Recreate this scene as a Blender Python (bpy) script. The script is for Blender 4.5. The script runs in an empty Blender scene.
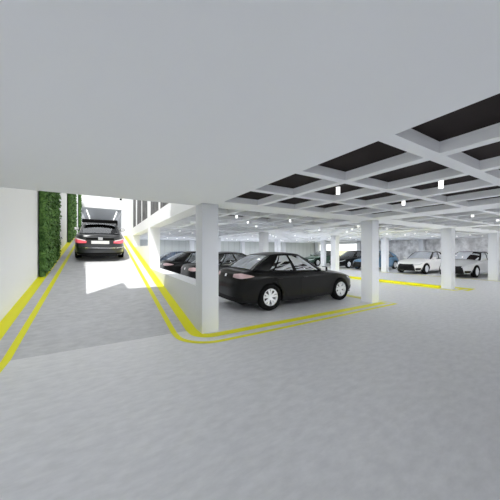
import bpy, bmesh, math, random
from mathutils import Vector, Matrix
random.seed(7)
S = bpy.context.scene
COL = S.collection
PI = math.pi

# ------------------------------------------------------------------ materials
def mat(name, col, rough=0.5, metal=0.0, spec=0.5, coat=0.0, emit=None, estr=0.0, noise=None):
    m = bpy.data.materials.new(name); m.use_nodes = True
    nt = m.node_tree; b = nt.nodes['Principled BSDF']
    b.inputs['Base Color'].default_value = (*col, 1)
    b.inputs['Roughness'].default_value = rough
    b.inputs['Metallic'].default_value = metal
    b.inputs['Specular IOR Level'].default_value = spec
    b.inputs['Coat Weight'].default_value = coat
    b.inputs['Coat Roughness'].default_value = 0.07
    if emit:
        b.inputs['Emission Color'].default_value = (*emit, 1)
        b.inputs['Emission Strength'].default_value = estr
    if noise:                                   # (scale vector, detail, low colour, high colour, lo, hi)
        sc, det, c0, c1, lo, hi = noise
        tc = nt.nodes.new('ShaderNodeTexCoord'); mp = nt.nodes.new('ShaderNodeMapping')
        mp.inputs['Scale'].default_value = sc
        nz = nt.nodes.new('ShaderNodeTexNoise'); nz.inputs['Scale'].default_value = 1.0
        nz.inputs['Detail'].default_value = det; nz.inputs['Roughness'].default_value = 0.6
        rp = nt.nodes.new('ShaderNodeValToRGB')
        rp.color_ramp.elements[0].position = lo; rp.color_ramp.elements[0].color = (*c0, 1)
        rp.color_ramp.elements[1].position = hi; rp.color_ramp.elements[1].color = (*c1, 1)
        nt.links.new(tc.outputs['Object'], mp.inputs['Vector'])
        nt.links.new(mp.outputs['Vector'], nz.inputs['Vector'])
        nt.links.new(nz.outputs['Fac'], rp.inputs['Fac'])
        nt.links.new(rp.outputs['Color'], b.inputs['Base Color'])
    return m

def glass_mat(name, tint, gloss=0.12):
    m = bpy.data.materials.new(name); m.use_nodes = True
    nt = m.node_tree; nt.nodes.clear()
    o = nt.nodes.new('ShaderNodeOutputMaterial'); mx = nt.nodes.new('ShaderNodeMixShader')
    t = nt.nodes.new('ShaderNodeBsdfTransparent'); t.inputs['Color'].default_value = (*tint, 1)
    g = nt.nodes.new('ShaderNodeBsdfGlossy'); g.inputs['Roughness'].default_value = 0.02
    g.inputs['Color'].default_value = (0.95, 0.97, 1, 1)
    lw = nt.nodes.new('ShaderNodeFresnel'); lw.inputs['IOR'].default_value = 1.5
    ad = nt.nodes.new('ShaderNodeMath'); ad.operation = 'ADD'; ad.inputs[1].default_value = gloss; ad.use_clamp = True
    nt.links.new(lw.outputs['Fac'], ad.inputs[0]); nt.links.new(ad.outputs[0], mx.inputs['Fac'])
    nt.links.new(t.outputs[0], mx.inputs[1]); nt.links.new(g.outputs[0], mx.inputs[2])
    nt.links.new(mx.outputs[0], o.inputs['Surface'])
    return m

M = {}
M['floor'] = mat('concrete_floor', (.6, .6, .61), .42, spec=.35,
    noise=((6.0, 13.0, 3.0), 10, (.61, .615, .63), (.71, .715, .73), .34, .66))
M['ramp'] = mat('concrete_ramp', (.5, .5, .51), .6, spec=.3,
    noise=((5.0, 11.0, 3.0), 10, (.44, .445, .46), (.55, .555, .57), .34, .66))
M['ceil'] = mat('painted_ceiling', (.77, .785, .81), .8, spec=.2)
M['pillar'] = mat('pillar_paint', (.60, .615, .64), .6, spec=.3)
M['white'] = mat('white_render', (.86, .865, .875), .8, spec=.2)
M['dark_top'] = mat('coffer_board', (.011, .008, .008), .8, spec=.1)
M['yellow'] = mat('yellow_paint', (.76, .74, .004), .5, spec=.3)
M['kerb'] = mat('yellow_kerb_paint', (.66, .63, .004), .6, spec=.2)  # same yellow for the kerb, darkened to offset light on its upright face
M['yellow_dull'] = mat('dull_yellow_paint', (.55, .52, .04), .5, spec=.3)  # duller, more olive yellow for the far bay line
M['concrete'] = mat('fair_faced_concrete', (.4, .4, .4), .85, spec=.2,
    noise=((2.0, 2.0, 2.0), 10, (.42, .42, .425), (.86, .865, .87), .36, .66))
M['panel'] = mat('cladding_panel', (.49, .515, .51), .55, spec=.3)
M['panel_joint'] = mat('cladding_joint', (.36, .375, .375), .7)
M['pane_grey'] = mat('grey_window_pane', (.2, .2, .2), .6, spec=.15,
    noise=((7, 7, 3), 6, (.06, .06, .062), (.20, .20, .205), .35, .65))
M['tunnel'] = mat('tunnel_grey_paint', (.55, .57, .59), .75, spec=.2)
M['strip'] = mat('strip_lamp', (1, 1, 1), .5, emit=(1, 1, 1), estr=18.0)
M['lens'] = mat('lamp_lens', (1, 1, 1), .5, emit=(1, 1, 1), estr=4.0)
M['cap'] = mat('lamp_cap', (.7, .7, .7), .5)
M['leaf'] = mat('ivy_leaf', (.03, .1, .02), .55, spec=.3,
    noise=((9, 9, 9), 4, (.03, .095, .018), (.18, .34, .085), .35, .68))
M['backing'] = mat('hedge_backing', (.03, .075, .018), .9)
M['grass'] = mat('grass', (.25, .27, .07), .9,
    noise=((1.5, 1.5, 1.5), 6, (.34, .36, .17), (.52, .52, .32), .35, .65))
M['black'] = mat('black_car_paint', (.004, .004, .004), .3, spec=.12, coat=.10)
M['charcoal'] = mat('charcoal_car_paint', (.022, .024, .027), .3, spec=.5, coat=.5)
M['blue'] = mat('blue_car_paint', (.055, .135, .225), .25, coat=.6)
M['navy'] = mat('dark_blue_car_paint', (.012, .024, .045), .25, coat=.6)
M['green'] = mat('green_car_paint', (.004, .035, .018), .25, coat=.6)
M['car_white'] = mat('white_car_paint', (.83, .82, .80), .3, coat=.4)
M['silver'] = mat('silver_car_paint', (.52, .525, .54), .3, metal=.15, coat=.5)
M['trim'] = mat('black_plastic', (.004, .004, .004), .6, spec=.1)
M['rubber'] = mat('tyre_rubber', (.004, .004, .004), .85, spec=.1)
M['rim'] = mat('pale_alloy', (.80, .81, .82), .4, metal=.1)
M['hole'] = mat('dark_disc_metal', (.05, .05, .055), .6)  # dark metal of the brake disc
M['seat'] = mat('seat_cloth', (.05, .05, .055), .8)
M['seat_pale'] = mat('pale_seat_cloth', (.52, .52, .52), .8)  # pale seats and cabin, lightened further to brighten the windows
M['glass'] = glass_mat('car_glass', (.80, .82, .82), .30)
M['glass_pale'] = glass_mat('pale_car_glass', (.88, .9, .9), .58)
M['glass_front'] = glass_mat('bright_reflecting_glass', (.88, .9, .9), .80)
M['glass_dark'] = glass_mat('tinted_car_glass', (.60, .62, .63), .12)
M['tail_pink'] = mat('clear_tail_lens', (.54, .38, .39), .15, coat=.6)
M['tail_red'] = mat('red_tail_lens', (.72, .09, .12), .2, coat=.6, emit=(1, .16, .22), estr=.35)
M['tail_clear'] = mat('clear_lens', (.85, .75, .76), .15, coat=.6)
M['headlamp'] = mat('headlamp_lens', (.55, .56, .57), .12, coat=.7)
M['mirror'] = mat('mirror_glass', (.92, .93, .94), .3, spec=.8)  # bright reflection put into a pale base colour
M['chrome'] = mat('chrome', (.8, .8, .81), .12, metal=1)
M['plate'] = mat('plate_white', (.88, .88, .88), .5)

# ------------------------------------------------------------------ helpers
def link(name, me, m, parent=None, sharp=35, smooth=True):
    for mm in (m if isinstance(m, (list, tuple)) else [m]):
        me.materials.append(mm)
    if smooth:
        for p in me.polygons: p.use_smooth = True
        me.set_sharp_from_angle(angle=math.radians(sharp))
    o = bpy.data.objects.new(name, me); COL.objects.link(o)
    if parent: o.parent = parent
    return o

def mesh(name, vs, fs, m, parent=None, sharp=35, smooth=True, idx=None, fix=True):
    me = bpy.data.meshes.new(name); me.from_pydata([tuple(v) for v in vs], [], fs); me.update()
    if fix:
        bm = bmesh.new(); bm.from_mesh(me)
        bmesh.ops.remove_doubles(bm, verts=bm.verts, dist=1e-5)
        bmesh.ops.recalc_face_normals(bm, faces=bm.faces); bm.to_mesh(me); bm.free()
    if idx:
        for p, i in zip(me.polygons, idx): p.material_index = i
    return link(name, me, m, parent, sharp, smooth)

def box_vf(x0, x1, y0, y1, z0, z1, n=0):
    v = [(x, y, z) for z in (z0, z1) for y in (y0, y1) for x in (x0, x1)]
    f = [(0, 2, 3, 1), (4, 5, 7, 6), (0, 1, 5, 4), (2, 6, 7, 3), (0, 4, 6, 2), (1, 3, 7, 5)]
    return v, [tuple(i + n for i in q) for q in f]

def boxes(name, bl, m, parent=None, bevel=0):
    vs, fs = [], []
    for b in bl:
        v, f = box_vf(*b, n=len(vs)); vs += v; fs += f
    me = bpy.data.meshes.new(name); me.from_pydata(vs, [], fs); me.update()
    if bevel:
        bm = bmesh.new(); bm.from_mesh(me)
        bmesh.ops.bevel(bm, geom=bm.edges[:], offset=bevel, segments=2, affect='EDGES', profile=.6)
        bm.to_mesh(me); bm.free()
    return link(name, me, m, parent, smooth=bool(bevel))

def struct(o):
    o['kind'] = 'structure'; return o

def tag(o, label, cat, group=None):
    o['label'] = label; o['category'] = cat
    if group: o['group'] = group
    return o

def empty(name, loc, rot=(0, 0, 0)):
    o = bpy.data.objects.new(name, None); COL.objects.link(o)
    o.empty_display_size = .2; o.location = loc; o.rotation_euler = rot
    return o

def prism(name, pts, z0, z1, m):
    n = len(pts)
    vs = [(x, y, z0) for x, y in pts] + [(x, y, z1) for x, y in pts]
    fs = [tuple(range(n))[::-1], tuple(range(n, 2 * n))] + [(i, (i + 1) % n, n + (i + 1) % n, n + i) for i in range(n)]
    return mesh(name, vs, fs, m, smooth=False)

# ------------------------------------------------------------------ setting
SOF, DEP = 2.42, .105
SL, Y0 = .165, 4.73                 # ramp slope and foot
YT = 20.5; ZT = SL * (YT - Y0)
def rzx(x, y): return rz(y) if x < 1.605 else 0.0
def rz(y): return max(0.0, min(ZT, SL * (y - Y0)))
PX = [1.6 + 5.15 * i for i in range(5)]
PY = [4.41 + 5.69 * j for j in range(4)]

struct(boxes('floor', [(-8, 1.6, -12, Y0, -.2, 0), (1.6, 23.3, -12, 22.9, -.2, 0)], M['floor']))
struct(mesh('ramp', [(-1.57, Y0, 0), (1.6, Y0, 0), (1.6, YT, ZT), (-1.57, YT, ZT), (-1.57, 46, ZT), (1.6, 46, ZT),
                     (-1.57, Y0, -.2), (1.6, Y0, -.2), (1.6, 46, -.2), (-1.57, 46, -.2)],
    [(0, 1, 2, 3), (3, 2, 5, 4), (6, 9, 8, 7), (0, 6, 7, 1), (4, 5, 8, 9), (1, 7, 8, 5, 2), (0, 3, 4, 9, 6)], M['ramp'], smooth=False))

# near flat slab + coffered ceiling
struct(boxes('ceiling', [(-6, 1.9, -6.4, 4.74, SOF, 2.84)], M['ceil']))
xo = []
for i in range(5):
    b = PX[i]
    for k, (p, q) in enumerate([(.36, 1.02), (1.14, 1.95), (2.07, 2.87), (3.0, 3.80), (3.93, 4.73)]):
        if i == 4: continue
        xo.append((b + (.301 if i == 0 and k == 0 else p), b + q))
yo = [(-5.85, -5.0), (-4.87, -4.0), (-3.87, -3.02), (-2.9, -2.05), (-1.92, -1.05), (-.93, -.06), (.06, 1.06), (1.19, 2.07), (2.18, 3.06), (3.17, 4.10)]
for j in range(3):
    b = PY[j] - 4.41
    yo += [(b + 4.82, b + 5.43), (b + 5.55, b + 6.41), (b + 6.53, b + 7.38), (b + 7.50, b + 8.36), (b + 8.48, b + 9.33), (b + 9.45, b + 10.03)]
yo.append((21.9, 22.5))
def coffers(x0, x1, y0, y1):
    XO = [p for p in xo if p[0] >= x0 and p[1] <= x1]; YO = [p for p in yo if p[0] >= y0 and p[1] <= y1]
    def cuts(a, b, O):
        r = []; c = a
        for p, q in O:
            if p > c + 1e-4: r.append((c, p, 0))
            r.append((p, q, 1)); c = q
        if b > c + 1e-4: r.append((c, b, 0))
        return r
    vs, fs, ix = [], [], []
    def quad(a, b, c, d, i):
        n = len(vs); vs.extend([a, b, c, d]); fs.append((n, n + 1, n + 2, n + 3)); ix.append(i)
    T = SOF + DEP
    for xa, xb, ox in cuts(x0, x1, XO):
        for ya, yb, oy in cuts(y0, y1, YO):
            if ox and oy:
                quad((xa, ya, T), (xb, ya, T), (xb, yb, T), (xa, yb, T), 1 if yb < 6.5 else 0)
                for (a, b), (c, d) in (((xa, ya), (xb, ya)), ((xb, ya), (xb, yb)), ((xb, yb), (xa, yb)), ((xa, yb), (xa, ya))):
                    quad((a, b, SOF), (c, d, SOF), (c, d, T), (a, b, T), 0)
            else:
                quad((xa, ya, SOF), (xb, ya, SOF), (xb, yb, SOF), (xa, yb, SOF), 0)
    return vs, fs, ix
A = coffers(1.9, 12.15, -6.4, 22.9); B = coffers(12.15, 23.3, 1.7, 22.9)
n = len(A[0])
struct(mesh('ceiling_coffers', A[0] + B[0], A[1] + [tuple(i + n for i in q) for q in B[1]], [M['ceil'], M['dark_top']],
            smooth=False, idx=A[2] + B[2], fix=False))
struct(boxes('ceiling_roof', [(1.9, 12.15, -6.4, 22.9, 2.56, 2.84), (12.15, 23.3, 1.7, 22.9, 2.56, 2.84)], M['ceil']))
struct(boxes('ceiling_edge', [(12.15, 23.3, 1.6, 1.7, SOF, 2.84), (12.05, 12.15, -6.4, 1.7, SOF, 2.84), (1.9, 12.15, -6.5, -6.4, SOF, 2.84)], M['ceil']))

# pillars
for j, y in enumerate(PY):
    for i, x in enumerate(PX):
        if i == 0 and j > 0: continue
        struct(boxes('pillar', [(x, x + .33, y, y + .36, 0, SOF)], M['pillar'], bevel=.008))

# ramp side: parapet, pier, beam, upper wall with window slits
struct(boxes('wall_parapet', [(1.6, 1.97, 4.77, 10.15, -.1, .85)], M['pillar']))
struct(boxes('wall_right', [(1.6, 1.97, 10.15, 10.62, 0, SOF), (1.6, 1.97, 10.62, 15.99, 0, 1.73),
                            (1.6, 1.97, 15.99, 26, 0, SOF)], M['white']))
struct(boxes('beam', [(1.6, 1.96, 4.74, 26, SOF, 2.84)], M['white']))
panes = [(6.2, 8.21), (8.48, 10.0), (10.75, 12.25), (12.46, 14.1), (14.6, 15.97)]
ub = []; c = 4.45
for p, q in panes:
    ub.append((1.6, 1.97, c, p, 2.84, 8.2)); c = q
ub.append((1.6, 1.97, c, 26, 2.84, 8.2))
struct(boxes('wall_upper', ub, M['white']))
for k, (p, q) in enumerate(panes):
    struct(boxes('window_%d' % (k + 1), [(1.606, 1.66, p, q, 2.84, 8.0)], M['pane_grey']))
# left ramp wall, stepping up with the ramp
struct(boxes('wall_left', [(-1.87, -1.57, 3.0, 9.0, -.1, 4.5), (-1.87, -1.57, 9.0, 14, -.1, 4.05), (-1.87, -1.57, 14, 26, -.1, 6.25)], M['white']))
# portal and tunnel
struct(boxes('wall_portal', [(-1.57, 1.6, 25.5, 25.9, 5.22, 8)], M['white']))
struct(boxes('wall_tunnel', [(-1.87, -1.57, 26, 46, 0, 5.6), (1.6, 1.97, 26, 46, 0, 5.6), (-1.87, 1.97, 46, 46.3, 0, 5.6)], M['tunnel']))
struct(boxes('ceiling_tunnel', [(-1.57, 1.6, 25.9, 46, 5.22, 5.6)], M['tunnel']))
# storey above the near slab, unseen; roof outline shaped to cast the ramp shadow
struct(boxes('wall_storey', [(-6, 1.6, 4.2, 4.44, 2.84, 8.2)], M['white']))
struct(prism('roof', [(-6, 1.1), (-2.78, 4.33), (-1.86, 5.23), (-1.80, 4.58), (1.97, 4.56), (1.97, -6.4), (-6, -6.4)], 8.2, 8.4, M['white']))
# unseen wall added behind to cut the light from the open rear
struct(boxes('light_block_rear', [(-14, 30, -10.3, -10, -.2, 6.5)], M['pillar']))
# back walls
struct(boxes('wall_back', [(1.97, 23.0, 22.62, 22.85, 0, SOF)], M['panel']))
jb = []
x = 2.3
while x < 22.9:
    jb.append((x, x + .035, 22.60, 22.62, 0, SOF)); x += .62
struct(boxes('trim_cladding', jb, M['panel_joint']))
struct(boxes('wall_far', [(23.0, 23.3, 1.5, 16.75, 0, SOF)], M['concrete']))
struct(boxes('trim_opening', [(22.9, 23.3, 16.4, 16.55, 0, SOF), (22.9, 23.3, 22.2, 22.6, 0, SOF), (22.9, 23.3, 16.75, 22.3, 2.22, SOF),
                              (23.0, 23.3, 16.55, 22.3, 0, .5)], M['pillar']))
# ground outside
def grid_fn(nu, nv, fn):
    vs = [fn(i / nu, j / nv) for j in range(nv + 1) for i in range(nu + 1)]
    fs = [(j * (nu + 1) + i, j * (nu + 1) + i + 1, (j + 1) * (nu + 1) + i + 1, (j + 1) * (nu + 1) + i) for j in range(nv) for i in range(nu)]
    return vs, fs
def bank(u, v):
    x = 23.4 + u * 40; y = -6 + v * 76
    t = min(1, max(0, (x - 25) / 9)); t = t * t * (3 - 2 * t)
    return (x, y, -.1 + 1.35 * t + .10 * math.sin(x * .9 + y * .5) * t)
v, f = grid_fn(40, 60, bank)
struct(mesh('ground', v, f, M['grass'], sharp=80))

# ------------------------------------------------------------------ floor markings
def ribbon(path, w, zfn, m, name='floor_marking', h=.004):
    """flat painted line: path = centre line points, w = width"""
    L, Rr = [], []
    n = len(path)
    for i, p in enumerate(path):
        a = Vector(path[max(0, i - 1)]); b = Vector(path[min(n - 1, i + 1)])
        d = (b - a).normalized(); nn = Vector((-d.y, d.x))
        k = 1.0
        if 0 < i < n - 1:
            d1 = (Vector(p) - a).normalized(); k = 1 / max(.4, abs(d1.dot(d)))
        L.append(Vector(p) + nn * w / 2 * k); Rr.append(Vector(p) - nn * w / 2 * k)
    vs = [(q.x, q.y, zfn(q.x, q.y) + h) for q in L] + [(q.x, q.y, zfn(q.x, q.y) + h) for q in Rr]
    fs = [(i, i + 1, n + i + 1, n + i) for i in range(n - 1)]
    return struct(mesh(name, vs, fs, m, smooth=False))
def arc(cx, cy, r, a0, a1, n=12):
    return [(cx + r * math.cos(math.radians(a0 + (a1 - a0) * i / n)), cy + r * math.sin(math.radians(a0 + (a1 - a0) * i / n))) for i in range(n + 1)]
def ys(a, b, st=.6):
    k = max(1, int(abs(b - a) / st)); return [a + (b - a) * i / k for i in range(k + 1)]
# band hugging the ramp wall and pillar, thin line outside it, both turning round the pillar foot
rl = [(1.50, y) for y in reversed(ys(Y0, YT, 1.5))] + [(1.50, 4.60)]
ribbon(rl + arc(1.78, 4.53, .28, 180, 270, 8) + [(2.2, 4.255), (7.16, 4.30)], .2, rzx, M['yellow'])
ol = [(1.17, y) for y in reversed(ys(Y0, YT, 1.5))] + [(1.17, 4.52)]
ribbon(ol + arc(1.76, 4.51, .59, 180, 270, 10) + [(2.4, 3.925), (7.3, 4.04), (7.3, 6), (7.3, 9.9)], .1, rzx, M['yellow'])
ribbon([(7.14, 4.8), (7.14, 9.9)], .12, rzx, M['yellow'])
ribbon([(-1.47, y) for y in [3.0] + ys(Y0, YT, 1.5)], .2, rzx, M['yellow'])
ribbon([(-1.14, y) for y in [3.0] + ys(Y0, YT, 1.5)], .1, rzx, M['yellow'])
# island round the middle pillar row
ribbon([(11.62, 9.9), (11.62, 4.2), (12.5, 4.2)], .2, rzx, M['yellow'])
ribbon([(12.33, 4.2), (12.33, 9.9)], .1, rzx, M['yellow'])
ribbon([(11.9, 3.97), (12.58, 3.97), (12.58, 9.9)], .17, rzx, M['yellow'])
ribbon([(16.93, -3), (16.93, 22)], .17, rzx, M['yellow_dull'])
k = boxes('kerb', [(11.78, 11.98, 4.78, 10.08, 0, .09)], M['kerb'], bevel=.015)
struct(k)

# ------------------------------------------------------------------ downlights in the coffers
def cyl(r, z0, z1, n=16, c=(0, 0)):
    vs = [(c[0] + r * math.cos(2 * PI * i / n), c[1] + r * math.sin(2 * PI * i / n), z) for z in (z0, z1) for i in range(n)]
    fs = [(i, (i + 1) % n, n + (i + 1) % n, n + i) for i in range(n)] + [tuple(range(n))[::-1], tuple(range(n, 2 * n))]
    return vs, fs
lampdata = bpy.data.lights.new('downlight_glow', 'AREA'); lampdata.shape = 'DISK'; lampdata.size = .12
lampdata.energy = 28; lampdata.color = (.965, .98, 1)
proto_lens = proto_cap = None
xc = [(p + q) / 2 for p, q in xo]; xc[0] = 2.2
ylist = [(.06, 1.06), (1.19, 2.07), (2.18, 3.06), (3.17, 4.10)]
def downlight(x, y, label, group):
    global proto_lens, proto_cap
    e = empty('downlight', (x, y, SOF + DEP))
    tag(e, label, 'ceiling light', group)
    if proto_lens is None:
        v, f = cyl(.029, -.115, -.012, 18); proto_lens = mesh('lens', v, f, M['lens'], e)
        v, f = cyl(.036, -.012, 0, 18); proto_cap = mesh('mount', v, f, M['cap'], e)
    else:
        for p in (proto_lens, proto_cap):
            q = p.copy(); COL.objects.link(q); q.parent = e
    l = bpy.data.objects.new('downlight_glow', lampdata); COL.objects.link(l); l.parent = e; l.location = (0, 0, -.13)
GF = 'ceiling lights deep in the garage'
near = {
 (3.145, 2.62): 'small white cylinder light in dark ceiling coffer left of centre, nearest left of middle pillar',
 (4.07, 1.63): 'largest white cylinder light hanging in a dark ceiling coffer, near the flat slab',
 (5.0, 2.62): 'white cylinder light in dark coffer just above and right of the middle pillar',
}
for i in range(4):
    for j in range(-1, 3):
        b = PX[i]
        xs = [b + .69, b + 1.545, b + 2.47, b + 3.4, b + 4.33]
        if j < 0: yl = [.56, 1.63, 2.62, 3.63]
        else: yl = [PY[j] - 4.41 + q for q in (5.98, 6.955, 7.93, 8.905)]
        for a in range(1, 4):
            for c_ in range(3):
                if (a + c_) % 2 == 0: continue
                if j < 0 and i > 1: continue
                x, y = xs[a], yl[c_]
                lab = None
                for (kx, ky), t in near.items():
                    if abs(kx - x) < .1 and abs(ky - y) < .1: lab = t
                if lab: downlight(x, y, lab, 'ceiling lights in the near coffers')
                elif j < 0: downlight(x, y, 'small white downlight in a ceiling coffer over the front aisle', 'ceiling lights over the front aisle')
                elif i == 0 and j == 0: downlight(x, y, 'small glowing downlight in the ceiling above the parked black cars', 'ceiling lights above the black cars')
                elif i == 1 and j == 0: downlight(x, y, 'small glowing downlight in the ceiling over the aisle behind the middle pillar', 'ceiling lights over the middle aisle')
                else: downlight(x, y, 'tiny glowing downlight far back in the garage ceiling', GF)
for x, t in ((-1.12, 'white strip light along left side of the grey tunnel ceiling'), (1.3, 'white strip light along right side of the grey tunnel ceiling')):
    e = empty('strip_light', (x, 31.5, 5.214)); tag(e, t, 'ceiling light', 'tunnel strip lights')
    boxes('diffuser', [(-.028, .028, -4.4, 4.4, -.04, -.012)], M['strip'], e, bevel=.01)
    boxes('housing', [(-.07, .07, -4.5, 4.5, -.012, 0)], M['cap'], e)
# little camera on a slanting arm above the portal
e = empty('security_camera', (1.6, 23.3, 5.0)); tag(e, 'small black security camera on thin grey arm beside the tunnel mouth', 'camera')
def rod(a, b, r, n=8):
    a = Vector(a); b = Vector(b); d = (b - a).normalized()
    u = d.orthogonal().normalized(); w = d.cross(u)
    vs = [tuple(p + (u * math.cos(2 * PI * i / n) + w * math.sin(2 * PI * i / n)) * r) for p in (a, b) for i in range(n)]
    fs = [(i, (i + 1) % n, n + (i + 1) % n, n + i) for i in range(n)] + [tuple(range(n))[::-1], tuple(range(n, 2 * n))]
    return vs, fs
v, f = rod((0, 0, 0), (-.2, -.1, .72), .025); mesh('arm', v, f, M['cap'], e)
v, f = rod((-.2, .12, .76), (-.2, -.26, .70), .085, 14); mesh('camera_body', v, f, M['trim'], e)

# ------------------------------------------------------------------ ivy panels on the left wall
def ivy(y0, y1, z0, z1, label, nl, th=.10):
    e = empty('ivy_panel', (-1.555, y0, z0)); tag(e, label, 'green wall', 'ivy panels on the ramp wall')
    sl = SL
    boxz = lambda y: rz(y) + .03
    vs = [(0, 0, boxz(y0) - z0), (.03, 0, boxz(y0) - z0), (.03, y1 - y0, boxz(y1) - z0), (0, y1 - y0, boxz(y1) - z0)]
    vs += [(a, b, z1 - z0) for a, b, _ in vs]
    mesh('backing_board', vs, [(0, 3, 2, 1), (4, 5, 6, 7), (0, 1, 5, 4), (1, 2, 6, 5), (2, 3, 7, 6), (3, 0, 4, 7)], M['backing'], e, smooth=False)
    V, F = [], []
    for _ in range(nl):
        tip = random.random() < .3               # leaves on the end of the panel
        y = random.uniform(y0 - .05, y0 + .05) if tip else random.uniform(y0, y1)
        zb = boxz(y) - .02; z = random.uniform(zb, z1)
        x = random.uniform(.05, th) if tip else .06 + min(1.3, abs(random.gauss(0, .6))) * th * .7
        if random.random() < .10: x += random.random() * .06
        s = min(random.uniform(.04, .075), x * .92)
        if tip: nrm = Vector((random.uniform(-.2, .8), random.uniform(-1, -.5), random.uniform(-.2, .9))).normalized()
        else: nrm = Vector((random.uniform(.4, 1), random.uniform(-.9, .5), random.uniform(-.2, .9))).normalized()
        u = nrm.orthogonal().normalized(); u.rotate(Matrix.Rotation(random.uniform(0, 6.28), 3, nrm)); w = nrm.cross(u)
        c = Vector((x, y - y0, z - z0)); n = len(V)
        pts = [(-1, 0, 0), (-.35, .55, .14), (.35, .5, .14), (1.05, 0, -.1), (.35, -.5, .14), (-.35, -.55, .14)]
        for p, q, r in pts: V.append(tuple(c + (u * p + w * q + nrm * r) * s))
        F += [(n, n + 1, n + 2, n + 3), (n, n + 3, n + 4, n + 5)]
    mesh('foliage', V, F, M['leaf'], e, smooth=False, fix=False)
ivy(9.4, 12.6, .8, 4.0, 'nearest and widest dense ivy panel on the white ramp wall', 9000)
ivy(16.6, 20.4, 1.9, 5.6, 'second ivy panel along the ramp wall, beyond the widest one', 8000)
ivy(24.0, 25.3, 2.6, 6.2, 'narrow farthest ivy panel beside the tunnel mouth', 2000)

# ------------------------------------------------------------------ car
AX = 1.33                             # axles at +-AX
XL = 2.29; HW = .88
def lerp(a, b, t): return a + (b - a) * t
def tab(T):
    def f(x):
        if x <= T[0][0]: return T[0][1]
        for (a, p), (b, q) in zip(T, T[1:]):
            if x <= b:
                t = (x - a) / (b - a); t = t * t * (3 - 2 * t) * .5 + t * .5
                return lerp(p, q, t)
        return T[-1][1]
    return f
ZTOP = tab([(-2.29, .985), (-2.2, 1.0), (-1.9, 1.015), (-1.4, .99), (-.6, .945), (.3, .915), (.62, .915), (1.1, .86), (1.6, .785), (2.0, .715), (2.29, .635)])
CROWN = tab([(-2.29, .02), (-2.0, .055), (-1.5, .05), (.2, .04), (.62, .085), (1.2, .10), (1.9, .085), (2.29, .02)])
def nexp(x): return 3.6 if x > 0 else 5.5
def W(x):
    s = min(1, abs(x) / XL); return HW * max(0, 1 - s ** nexp(x)) ** (1 / nexp(x))
def XofY(y, sgn):
    n = 3.6 if sgn > 0 else 5.5
    return sgn * XL * max(0, 1 - (abs(y) / HW) ** n) ** (1 / n)
def nrm(x, y):
    n = nexp(x)
    v = Vector((math.copysign((abs(x) / XL) ** (n - 1) / XL, x), math.copysign((abs(y) / HW) ** (n - 1) / HW, y)))
    return v.normalized() if v.length > 1e-9 else Vector((math.copysign(1, x), 0))
RA, ZA = .382, .335
def zlow(x, y=.8):
    b = .2 if x < 1.0 else lerp(.2, .215, min(1, x - 1))
    if x < -1.75: b = lerp(.2, .27, min(1, (-1.75 - x) / .45))
    for xa in (-AX, AX):
        d = abs(x - xa)
        if d < RA and abs(y) > .55: b = max(b, ZA + math.sqrt(RA * RA - d * d))
    return b
def sst(a, b, v):
    t = min(1, max(0, (v - a) / (b - a))); return t * t * (3 - 2 * t)
def off(x, y, z, zl, zt):
    N = nrm(x, y); e = abs(N.x)
    o = -.03 * ((z - .6) / .4) ** 2 - .045 * (1 - e) * sst(.82, .99, z) 
    q = (z - zl) / max(1e-6, zt - zl)
    o -= .035 * max(0, (q - .88) / .12) ** 2
    if z < .32: o -= .04 * ((.32 - z) / .12)
    if x < 0: o -= e * (.075 * sst(.56, .68, z) + .02 * sst(.75, .95, z))
    else: o -= e * (.02 * sst(.42, .62, z) + .05 * sst(.55, .66, z))
    return o
def surf(x, y, z, d=0):
    """point on the body side at plan outline point (x,y) and height z"""
    N = nrm(x, y); o = off(x, y, z, .2, ZTOP(x)) + d
    return Vector((x + N.x * o, y + N.y * o, z))
def side(x, z, sg, d=0): return surf(x, sg * W(x), z, d)
def end(y, z, sgn, d=0): return surf(XofY(y, sgn), y, z, d)

def half_outline():
    pts = []
    for i in range(9): y = .62 * HW * i / 8 * 1.0; pts.append((XofY(y, -1), y))
    x0 = pts[-1][0]
    for k in range(1, 7):             # round the rear corner
        y = lerp(.62, .93, k / 6) * HW; pts.append((XofY(y, -1), y))
    xs = set()
    xr = pts[-1][0]
    yfc = .90 * HW; xf = XofY(yfc, 1)
    for i in range(45): xs.add(round(lerp(xr + .06, xf - .06, i / 44), 4))
    for xa in (-AX, AX):
        xs = {q for q in xs if not (xa - RA - .03 < q < xa + RA + .03)}
        for k in range(0, 25):
            xs.add(round(xa + RA * math.cos(PI * k / 24), 4))
        xs.add(round(xa - RA - .004, 4)); xs.add(round(xa + RA + .004, 4))
    pts += [(q, W(q)) for q in sorted(xs)]
    for k in range(8): y = lerp(.90, .6, k / 7) * HW; pts.append((XofY(y, 1), y))
    for i in range(1, 9): y = .6 * HW * (1 - i / 8); pts.append((XofY(y, 1), y))
    return pts
QS = [0, .05, .14, .26, .38, .5, .6, .7, .78, .86, .92, .965, 1]
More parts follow.
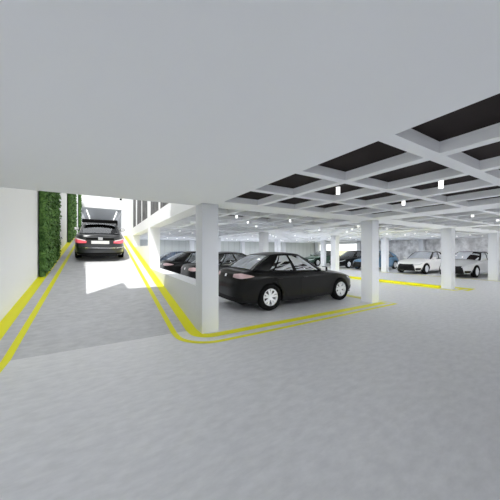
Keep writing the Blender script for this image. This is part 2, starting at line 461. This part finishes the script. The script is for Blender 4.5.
def body_mesh():
    H = half_outline(); n = len(H); q = len(QS)
    V, F = [], []
    def colpts(x, y):
        zl, zt = zlow(x, y), ZTOP(x); r = []
        N = nrm(x, y)
        for t in QS:
            z = lerp(zl, zt, t); o = off(x, y, z, zl, zt)
            r.append((x + N.x * o, y + N.y * o, z))
        return r
    for sg in (1, -1):
        base = len(V)
        for x, y in H: V += [(a, b * sg, c) for a, b, c in colpts(x, y)]
        for i in range(n - 1):
            for j in range(q - 1):
                a = base + i * q + j; F.append((a, a + 1, a + q + 1, a + q))
    # hood / deck skin between left and right top edges
    m = 10; base = len(V)
    for i, (x, y) in enumerate(H):
        tx, ty, tz = V[i * q + q - 1]
        for k in range(m + 1):
            s = 1 - 2 * k / m
            V.append((tx, ty * s, tz + CROWN(tx) * (1 - s * s) ** .8 if abs(s) < 1 else tz))
    for i in range(n - 1):
        for k in range(m):
            a = base + i * (m + 1) + k; F.append((a, a + 1, a + m + 2, a + m + 1))
    return V, F
BODY = body_mesh()

def patch(fn, nu, nv, th=.012):
    """thin closed shell: fn(u,v,d) with d the offset outward"""
    V, F = [], []
    for d in (0, 1):
        V += [tuple(fn(i / nu, j / nv, d * th)) for j in range(nv + 1) for i in range(nu + 1)]
    k = nu + 1; N = k * (nv + 1)
    for j in range(nv):
        for i in range(nu):
            a = j * k + i
            F.append((a, a + k, a + k + 1, a + 1)); F.append((N + a, N + a + 1, N + a + k + 1, N + a + k))
    rim = [i for i in range(k)] + [j * k + nu for j in range(1, nv + 1)] + [nv * k + i for i in range(nu - 1, -1, -1)] + [j * k for j in range(nv - 1, 0, -1)]
    for a, b in zip(rim, rim[1:] + rim[:1]): F.append((a, b, N + b, N + a))
    return V, F

# greenhouse curves (y > 0 side)
WB = lambda y: Vector((.88 - .28 * (abs(y) / .74) ** 2, y, 1.0 - .06 * (abs(y) / .74) ** 2))
WT = lambda y: Vector((-.06 - .12 * (abs(y) / .55) ** 2, y, 1.445 - .028 * (abs(y) / .55) ** 2))
RT = lambda y: Vector((-1.17 + .03 * (abs(y) / .53) ** 2, y, 1.425 - .022 * (abs(y) / .53) ** 2))
RB = lambda y: Vector((-1.93 + .14 * (abs(y) / .70) ** 2, y, 1.075 - .04 * (abs(y) / .70) ** 2))
def wind(u, v, d):
    s = 2 * u - 1; a, b = WB(.74 * s), WT(.55 * s); p = a.lerp(b, v)
    n = Vector((.45, .25 * s, .9)).normalized(); return p + n * (.025 * math.sin(PI * v) + d)
def rear(u, v, d):
    s = 2 * u - 1; a, b = RB(.70 * s), RT(.53 * s); p = a.lerp(b, v)
    n = Vector((-.5, .25 * s, .87)).normalized(); return p + n * (.03 * math.sin(PI * v) + d)
def rail(s):                             # s 0 rear .. 1 front
    a, c = RT(.53), WT(.55); m = Vector((-.67, .575, 1.448))
    return a * ((1 - s) * (1 - 2 * s)) + m * (4 * s * (1 - s)) + c * (s * (2 * s - 1))
def belt(s):
    a, c = RB(.70), WB(.74); p = a.lerp(c, s); p.y += .045 * math.sin(PI * s); p.z -= .012 * math.sin(PI * s) + .01; return p
def gside(s, t, sg, d=0):
    p = belt(s).lerp(rail(s), t); p.y += .03 * math.sin(PI * t) * math.sin(PI * min(1, max(0, s))) ** .5
    p += Vector((0, .86, .5)) * d
    return Vector((p.x, p.y * sg, p.z))
def roof(u, v, d):
    s = 2 * u - 1; e = rail(v); A_ = RT(0); C_ = WT(0); m = Vector((-.67, 0, 1.485))
    c = A_ * ((1 - v) * (1 - 2 * v)) + m * (4 * v * (1 - v)) + C_ * (v * (2 * v - 1))
    a = abs(s) ** 2.2
    return Vector((lerp(c.x, e.x, s * s), e.y * s, lerp(c.z, e.z, a))) + Vector((0, .3 * s, 1)) * d

MESHC = {}
def part(name, key, vf, m, parent, sharp=40, fix=True):
    """build once per key, share the mesh data, material on the object's slot"""
    if key not in MESHC:
        V, F = vf() if callable(vf) else vf
        me = bpy.data.meshes.new(key); me.from_pydata([tuple(v) for v in V], [], F); me.update()
        bm = bmesh.new(); bm.from_mesh(me)
        if fix: bmesh.ops.remove_doubles(bm, verts=bm.verts, dist=1e-5)
        bmesh.ops.recalc_face_normals(bm, faces=bm.faces); bm.to_mesh(me); bm.free()
        me.materials.append(m)
        for p in me.polygons: p.use_smooth = True
        me.set_sharp_from_angle(angle=math.radians(sharp))
        MESHC[key] = me
    o = bpy.data.objects.new(name, MESHC[key]); COL.objects.link(o); o.parent = parent
    o.material_slots[0].link = 'OBJECT'; o.material_slots[0].material = m
    return o

def lathe(prof, n=40):
    V, F = [], []; k = len(prof)
    for i in range(n):
        a = 2 * PI * i / n
        for r, y in prof: V.append((r * math.cos(a), y, r * math.sin(a)))
    for i in range(n):
        for j in range(k - 1):
            a = i * k + j; b = ((i + 1) % n) * k + j; F.append((a, a + 1, b + 1, b))
    return V, F
TYRE = lambda: lathe([(.22, -.085), (.232, -.1), (.29, -.107), (.328, -.098), (.342, -.07), (.345, 0), (.342, .07), (.328, .098), (.29, .107), (.232, .1), (.22, .085), (.216, 0), (.22, -.085)], 48)
def RIM():
    V, F = lathe([(.221, -.085), (.224, .085), (.216, .096), (.198, .090), (.192, .05), (.192, -.085), (.221, -.085)], 48)
    def add(v, f):
        n = len(V); V.extend(v); F.extend([tuple(i + n for i in q) for q in f])
    add(*lathe([(.0, .078), (.045, .076), (.06, .066), (.06, .02), (0, .02)], 24))
    for k in range(5):
        for da in (-.2, .2):
            a = 2 * PI * k / 5 + da * .75 + .3; b = 2 * PI * k / 5 + da * 1.25 + .3
            r0, r1 = .035, .206; w0, w1 = .019, .027
            p0 = (r0 * math.cos(a), r0 * math.sin(a)); p1 = (r1 * math.cos(b), r1 * math.sin(b))
            t = (-math.sin(b), math.cos(b)); vs = []
            for (px, pz), w, yo, in ((p0, w0, .07), (p1, w1, .082)):
                for sgn in (-1, 1):
                    for y in (yo - .03, yo): vs.append((px + t[0] * w * sgn, y, pz + t[1] * w * sgn))
            fs = [(0, 1, 3, 2), (4, 6, 7, 5), (0, 4, 5, 1), (2, 3, 7, 6), (1, 5, 7, 3), (0, 2, 6, 4)]
            add(vs, fs)
    return V, F
DISC = lambda: lathe([(0, .012), (.193, .012), (.193, -.02), (0, -.02)], 32)

def rounded_box(sx, sy, sz, r, c=(0, 0, 0)):
    bm = bmesh.new(); bmesh.ops.create_cube(bm, size=1)
    for v in bm.verts: v.co = Vector((v.co.x * sx, v.co.y * sy, v.co.z * sz))
    bmesh.ops.bevel(bm, geom=bm.edges[:], offset=r, segments=3, affect='EDGES', profile=.5)
    bm.verts.ensure_lookup_table()
    V = [tuple(v.co + Vector(c)) for v in bm.verts]; bm.verts.index_update(); F = [tuple(v.index for v in f.verts) for f in bm.faces]; bm.free()
    return V, F
def join(*L):
    V, F = [], []
    for v, f in L:
        n = len(V); V += list(v); F += [tuple(i + n for i in q) for q in f]
    return V, F

def car(name, label, loc, yaw, paint, pitch=0, group=None, kind='a', seat='seat', glass='glass'):
    r = empty(name, loc, (0, -pitch, yaw)); tag(r, label, 'car', group)
    P = M[paint]; T = M['trim']; G = M[glass]
    part('body', 'body', BODY, P, r, 50)
    part('underbody', 'under', lambda: join(box_vf(-2.05, 2.05, -.60, .60, .19, .62), box_vf(-.93, .93, -.80, .80, .21, .5)), T, r)
    # greenhouse
    part('roof', 'roof', lambda: patch(roof, 14, 14, .012), P, r)
    part('windshield', 'wind', lambda: patch(lambda u, v, d: wind(u * .94 + .03, v * .97 + .0, d), 12, 8, .006), G, r)
    part('rear_window', 'rearw', lambda: patch(lambda u, v, d: rear(u * .9 + .05, v * .93 + .02, d), 12, 8, .006), G, r)
    def frame():
        L = []
        for a, b in ((0, .035), (.965, 1)):
            L.append(patch(lambda u, v, d, a=a, b=b: wind(lerp(a, b, u), v, d), 2, 8, .012))
            L.append(patch(lambda u, v, d, a=a, b=b: rear(lerp(a * 1.6 if a < .5 else .94, b * 1.6 if a < .5 else 1, u), v, d), 2, 8, .012))
        L.append(patch(lambda u, v, d: rear(u, lerp(.94, 1, v), d), 10, 2, .012))
        L.append(patch(lambda u, v, d: wind(u, lerp(.965, 1, v), d), 10, 2, .012))
        for sg in (1, -1):
            L.append(patch(lambda u, v, d: gside(u, lerp(.90, 1.0, v), sg, d), 20, 2, .012))
            L.append(patch(lambda u, v, d: gside(lerp(lerp(.0, .0, v), lerp(.20, .26, v), u), v, sg, d), 6, 6, .012))
            L.append(patch(lambda u, v, d: gside(lerp(.955, 1, u), v, sg, d), 2, 8, .012))
        return join(*L)
    part('window_frame', 'frame', frame, T if paint in ('car_white', 'silver') else P, r)
    for sg in (1, -1):
        part('pillar_trim', 'bpil%d' % sg, lambda: join(patch(lambda u, v, d: gside(lerp(.535, .585, u) - .012 * v, v * .92, sg, d), 2, 6, .010),
             patch(lambda u, v, d: gside(lerp(.24, .265, u) + .05 * v, v * .92, sg, d), 2, 6, .008),
             patch(lambda u, v, d: gside(lerp(.2, .97, u), lerp(-.02, .05, v), sg, d), 12, 2, .014)), T, r)
        part('side_window', 'sw%d' % sg, lambda: patch(lambda u, v, d: gside(lerp(.20, .96, u), lerp(.02, .93, v), sg, d * .5), 20, 8, .006), G, r)
        # doors as slightly raised skins
        for k, (a, b) in enumerate(((-.33, .78), (-1.22, -.345))):
            def dz(x, t, k=k):
                lo = .30
                if k == 1 and x < -.9: lo = max(lo, .345 + math.sqrt(max(0, .43 ** 2 - (x + AX) ** 2)) if abs(x + AX) < .43 else lo)
                return lerp(lo, ZTOP(x) - .035, t)
            d_ = part('door', 'door%d%d' % (k, sg), lambda: patch(lambda u, v, d: side(lerp(a, b, u), dz(lerp(a, b, u), v), sg, d + .0005), 14, 14, .005), P, r)
            xh = a + .16; hz = .80
            part('door_handle', 'hand%d%d' % (k, sg), lambda: patch(lambda u, v, d: side(lerp(xh - .09, xh + .09, u), lerp(hz - .014, hz + .014, v), sg, d + .004), 6, 3, .022), P, d_)
        # mirrors
        mm = part('side_mirror', 'mir%d' % sg, lambda: join(rounded_box(.09, .20, .14, .04, (.51, sg * .93, 1.01)), rod((.55, sg * .74, .95), (.53, sg * .88, .97), .025)), P, r)
        part('mirror_glass', 'mirg%d' % sg, lambda: rounded_box(.02, .155, .105, .009, (.459, sg * .935, 1.01)), M['mirror'], mm)
        # lamps
        if kind == 'lexus':
            part('tail_light', 'tlr%d' % sg, lambda: patch(lambda u, v, d: end(sg * lerp(.46, .855, u), lerp(lerp(.73, .70, u), lerp(.80, .845, u), v), -1, d), 10, 5, .014), M['tail_red'], r)
            part('reverse_lens', 'tlc%d' % sg, lambda: patch(lambda u, v, d: end(sg * lerp(.50, .85, u), lerp(lerp(.805, .85, u), lerp(.835, .885, u), v), -1, d), 10, 3, .014), M['tail_clear'], r)
        else:
            def tl(u, v, d):
                if u < .35: y = lerp(.42, .72, u / .35); p = surf(XofY(y, -1), sg * y, .905 + lerp(.04, .064, u / .35) * (2 * v - 1), d)
                else:
                    t = (u - .35) / .65; x = lerp(XofY(.72, -1), -1.80, t); zc = .905 - .012 * t; hh = .064 * max(.02, 1 - t) ** .7
                    p = side(x, zc + hh * (2 * v - 1), sg, d)
                return p
            part('tail_light', 'tl%d' % sg, lambda: patch(tl, 18, 5, .012), M['tail_pink'], r)
        def hl(u, v, d):
            if u < .5: y = lerp(.44, .62, u / .5); return surf(XofY(y, 1), sg * y, lerp(lerp(.575, .585, u), lerp(.615, .65, u), v), d)
            t = (u - .5) / .5; x = lerp(XofY(.62, 1), 1.72, t); zt = ZTOP(x) - .035
            return side(x, lerp(lerp(.585, zt - .04, t), lerp(.632, zt, t), v), sg, d)
        part('headlight', 'hl%d' % sg, lambda: patch(hl, 16, 5, .012), M['headlamp'], r)
    # grille, plates, bumpers
    def grl(u, v, d):
        z = lerp(.22, .65, v); w = lerp(.56, .47, v); return end(lerp(-w, w, u), z, 1, d)
    part('grille', 'grl', lambda: patch(grl, 16, 8, .01), T, r)
    part('lower_intake', 'lin', lambda: join(*[patch(lambda u, v, d, s=s: end(s * lerp(.56, .74, u), lerp(.27, .40, v), 1, d), 5, 4, .008) for s in (1, -1)]), T, r)
    part('license_plate', 'plf' , lambda: patch(lambda u, v, d: end(lerp(-.25, .25, u), lerp(.36, .47, v), 1, d + .012), 4, 2, .01), M['trim'], r)
    if kind == 'lexus':
        part('license_plate', 'plr2', lambda: patch(lambda u, v, d: end(lerp(-.30, .30, u), lerp(.70, .815, v), -1, d + .004), 4, 2, .012), M['plate'], r)
        part('emblem', 'emb', lambda: patch(lambda u, v, d: end(.075 * (2 * u - 1), lerp(.845, .945, v), -1, d + .006), 6, 4, .014), M['chrome'], r)
        part('trunk_trim', 'ttr', lambda: patch(lambda u, v, d: end(lerp(-.48, .48, u), lerp(.855, .925, v), -1, d), 16, 2, .006), T, r)
        part('bumper_trim', 'btr', lambda: patch(lambda u, v, d: end(lerp(-.82, .82, u), lerp(.545, .565, v), -1, d), 20, 2, .008), M['chrome'], r)
        part('bumper_skirt', 'bsk', lambda: patch(lambda u, v, d: end(lerp(-.80, .80, u), lerp(.28, .36, v), -1, d), 20, 2, .006), T, r)
        sp = part('roof_spoiler', 'spo', lambda: join(rounded_box(.16, 1.26, .14, .03, (-1.30, 0, 1.51)), rounded_box(.12, .04, .07, .01, (-1.30, .45, 1.47)), rounded_box(.12, .04, .07, .01, (-1.30, -.45, 1.47)),
                  rounded_box(.12, .05, .18, .012, (-1.30, -.605, 1.45))), T, r)
    else:
        part('emblem', 'emb2', lambda: patch(lambda u, v, d: end(.035 * (2 * u - 1), lerp(.86, .93, v), -1, d + .004), 4, 4, .014), M['plate'], r)
        part('bumper_skirt', 'bsk2', lambda: patch(lambda u, v, d: end(lerp(-.74, .74, u), lerp(.28, .40, v), -1, d), 20, 3, .008), T, r)
    # cabin
    part('cabin_floor', 'cab', lambda: join(box_vf(-1.75, .6, -.72, .72, .965, .972)), M[seat], r)
    for x in (-.15, -1.05):
        for y in (.36, -.36):
            s_ = part('seat', 'seat%.2f%.2f' % (x, y), lambda: rounded_box(.16, .46, .28, .06, (x - .12, y, 1.06)), M[seat], r)
            part('headrest', 'hr%.2f%.2f' % (x, y), lambda: rounded_box(.11, .26, .16, .045, (x - .16, y, 1.27)), M[seat], s_)
    part('dashboard', 'dash', lambda: rounded_box(.42, 1.3, .10, .04, (.42, 0, .985)), M[seat], r)
    part('steering_wheel', 'stw', lambda: join(*[rod((.08 + .05 * math.sin(2 * PI * i / 20), .36 + .17 * math.cos(2 * PI * i / 20), 1.03 + .14 * math.sin(2 * PI * i / 20)),
         (.08 + .05 * math.sin(2 * PI * (i + 1) / 20), .36 + .17 * math.cos(2 * PI * (i + 1) / 20), 1.03 + .14 * math.sin(2 * PI * (i + 1) / 20)), .014, 6) for i in range(20)]), T, r)
    # wheels
    for xa in (AX, -AX):
        for sg in (1, -1):
            w = part('wheel', 'tyre', TYRE, M['rubber'], r, 60)
            w.location = (xa, sg * .755, .345)
            w.rotation_euler = (0, 0, 0 if sg > 0 else PI)
            part('rim', 'rim', RIM, M['rim'], w, 30)
            part('brake_disc', 'disc', DISC, M['hole'], w)
    return r

GC = 'cars parked in the garage'
PIr = PI
car('sedan', 'near black sedan parked beside the front pillar, side and rear in full view', (5.05, 6.05, 0), 0, 'black', group=GC, glass='glass_front', seat='seat_pale')
car('sedan', 'black sedan parked right behind the near black sedan, mostly hidden by it', (4.72, 8.72, 0), 0, 'black', group=GC)
car('sedan', 'black sedan with pinkish tail light seen over the ramp parapet', (4.62, 12.25, 0), 0, 'black', group=GC)
car('sedan', 'dark blue sedan behind the black sedan seen over the ramp parapet', (4.55, 14.75, 0), 0, 'navy', group=GC, seat='seat_pale')
car('sedan', 'white sedan with wide black grille, facing the aisle between two pillars', (19.33, 8.83, 0), PIr, 'car_white', group=GC, glass='glass_front', seat='seat_pale')
car('sedan', 'silver sedan parked beside the right pillar, facing the aisle', (19.33, 6.33, 0), PIr, 'silver', group=GC, glass='glass_front', seat='seat_pale')
car('sedan', 'bright blue sedan beyond the white sedan, partly behind the middle pillar', (19.4, 12.35, 0), PIr, 'blue', group=GC)
car('sedan', 'black sedan facing the aisle far back, just beyond the bright blue sedan', (19.4, 14.75, 0), PIr, 'black', group=GC)
car('sedan', 'dark green sedan far back in front of the grey panelled wall', (19.4, 18.3, 0), PIr, 'green', group=GC)
pt = math.atan(SL)
car('sedan', 'dark grey sedan driving up the ramp with red tail lights and roof spoiler', (-.02, 13.55, rz(13.55)), PI / 2, 'charcoal', pitch=pt, kind='lexus', glass='glass_dark', group='car on the ramp')

# ------------------------------------------------------------------ light
w = bpy.data.worlds.new('sky'); S.world = w; w.use_nodes = True
bg = w.node_tree.nodes['Background']; bg.inputs['Color'].default_value = (.965, .982, 1, 1); bg.inputs['Strength'].default_value = 1.35
sd = bpy.data.lights.new('sun', 'SUN'); sd.energy = 4.6; sd.angle = math.radians(.5); sd.color = (1, .985, .95)
so = bpy.data.objects.new('sun', sd); COL.objects.link(so)
so.rotation_euler = Vector((.31, .39, -1)).to_track_quat('-Z', 'Y').to_euler(); so.location = (-10, -10, 30)

cam = bpy.data.cameras.new('camera'); cam.sensor_width = 36; cam.lens = 18; cam.clip_end = 300; cam.clip_start = .02
co = bpy.data.objects.new('camera', cam); COL.objects.link(co)
co.location = (0, 0, 1.55); co.rotation_euler = (PI / 2, 0, -math.atan(149 / 250)); S.camera = co

S.view_settings.view_transform = 'Standard'; S.view_settings.look = 'None'
S.view_settings.exposure = 0.16; S.view_settings.gamma = 1; S.view_settings.use_curve_mapping = False
S.cycles.use_denoising = True
S.cycles.max_bounces = 14; S.cycles.diffuse_bounces = 8; S.cycles.transparent_max_bounces = 24
S.cycles.sample_clamp_indirect = 6; S.cycles.sample_clamp_direct = 1.6
S.cycles.use_light_tree = True
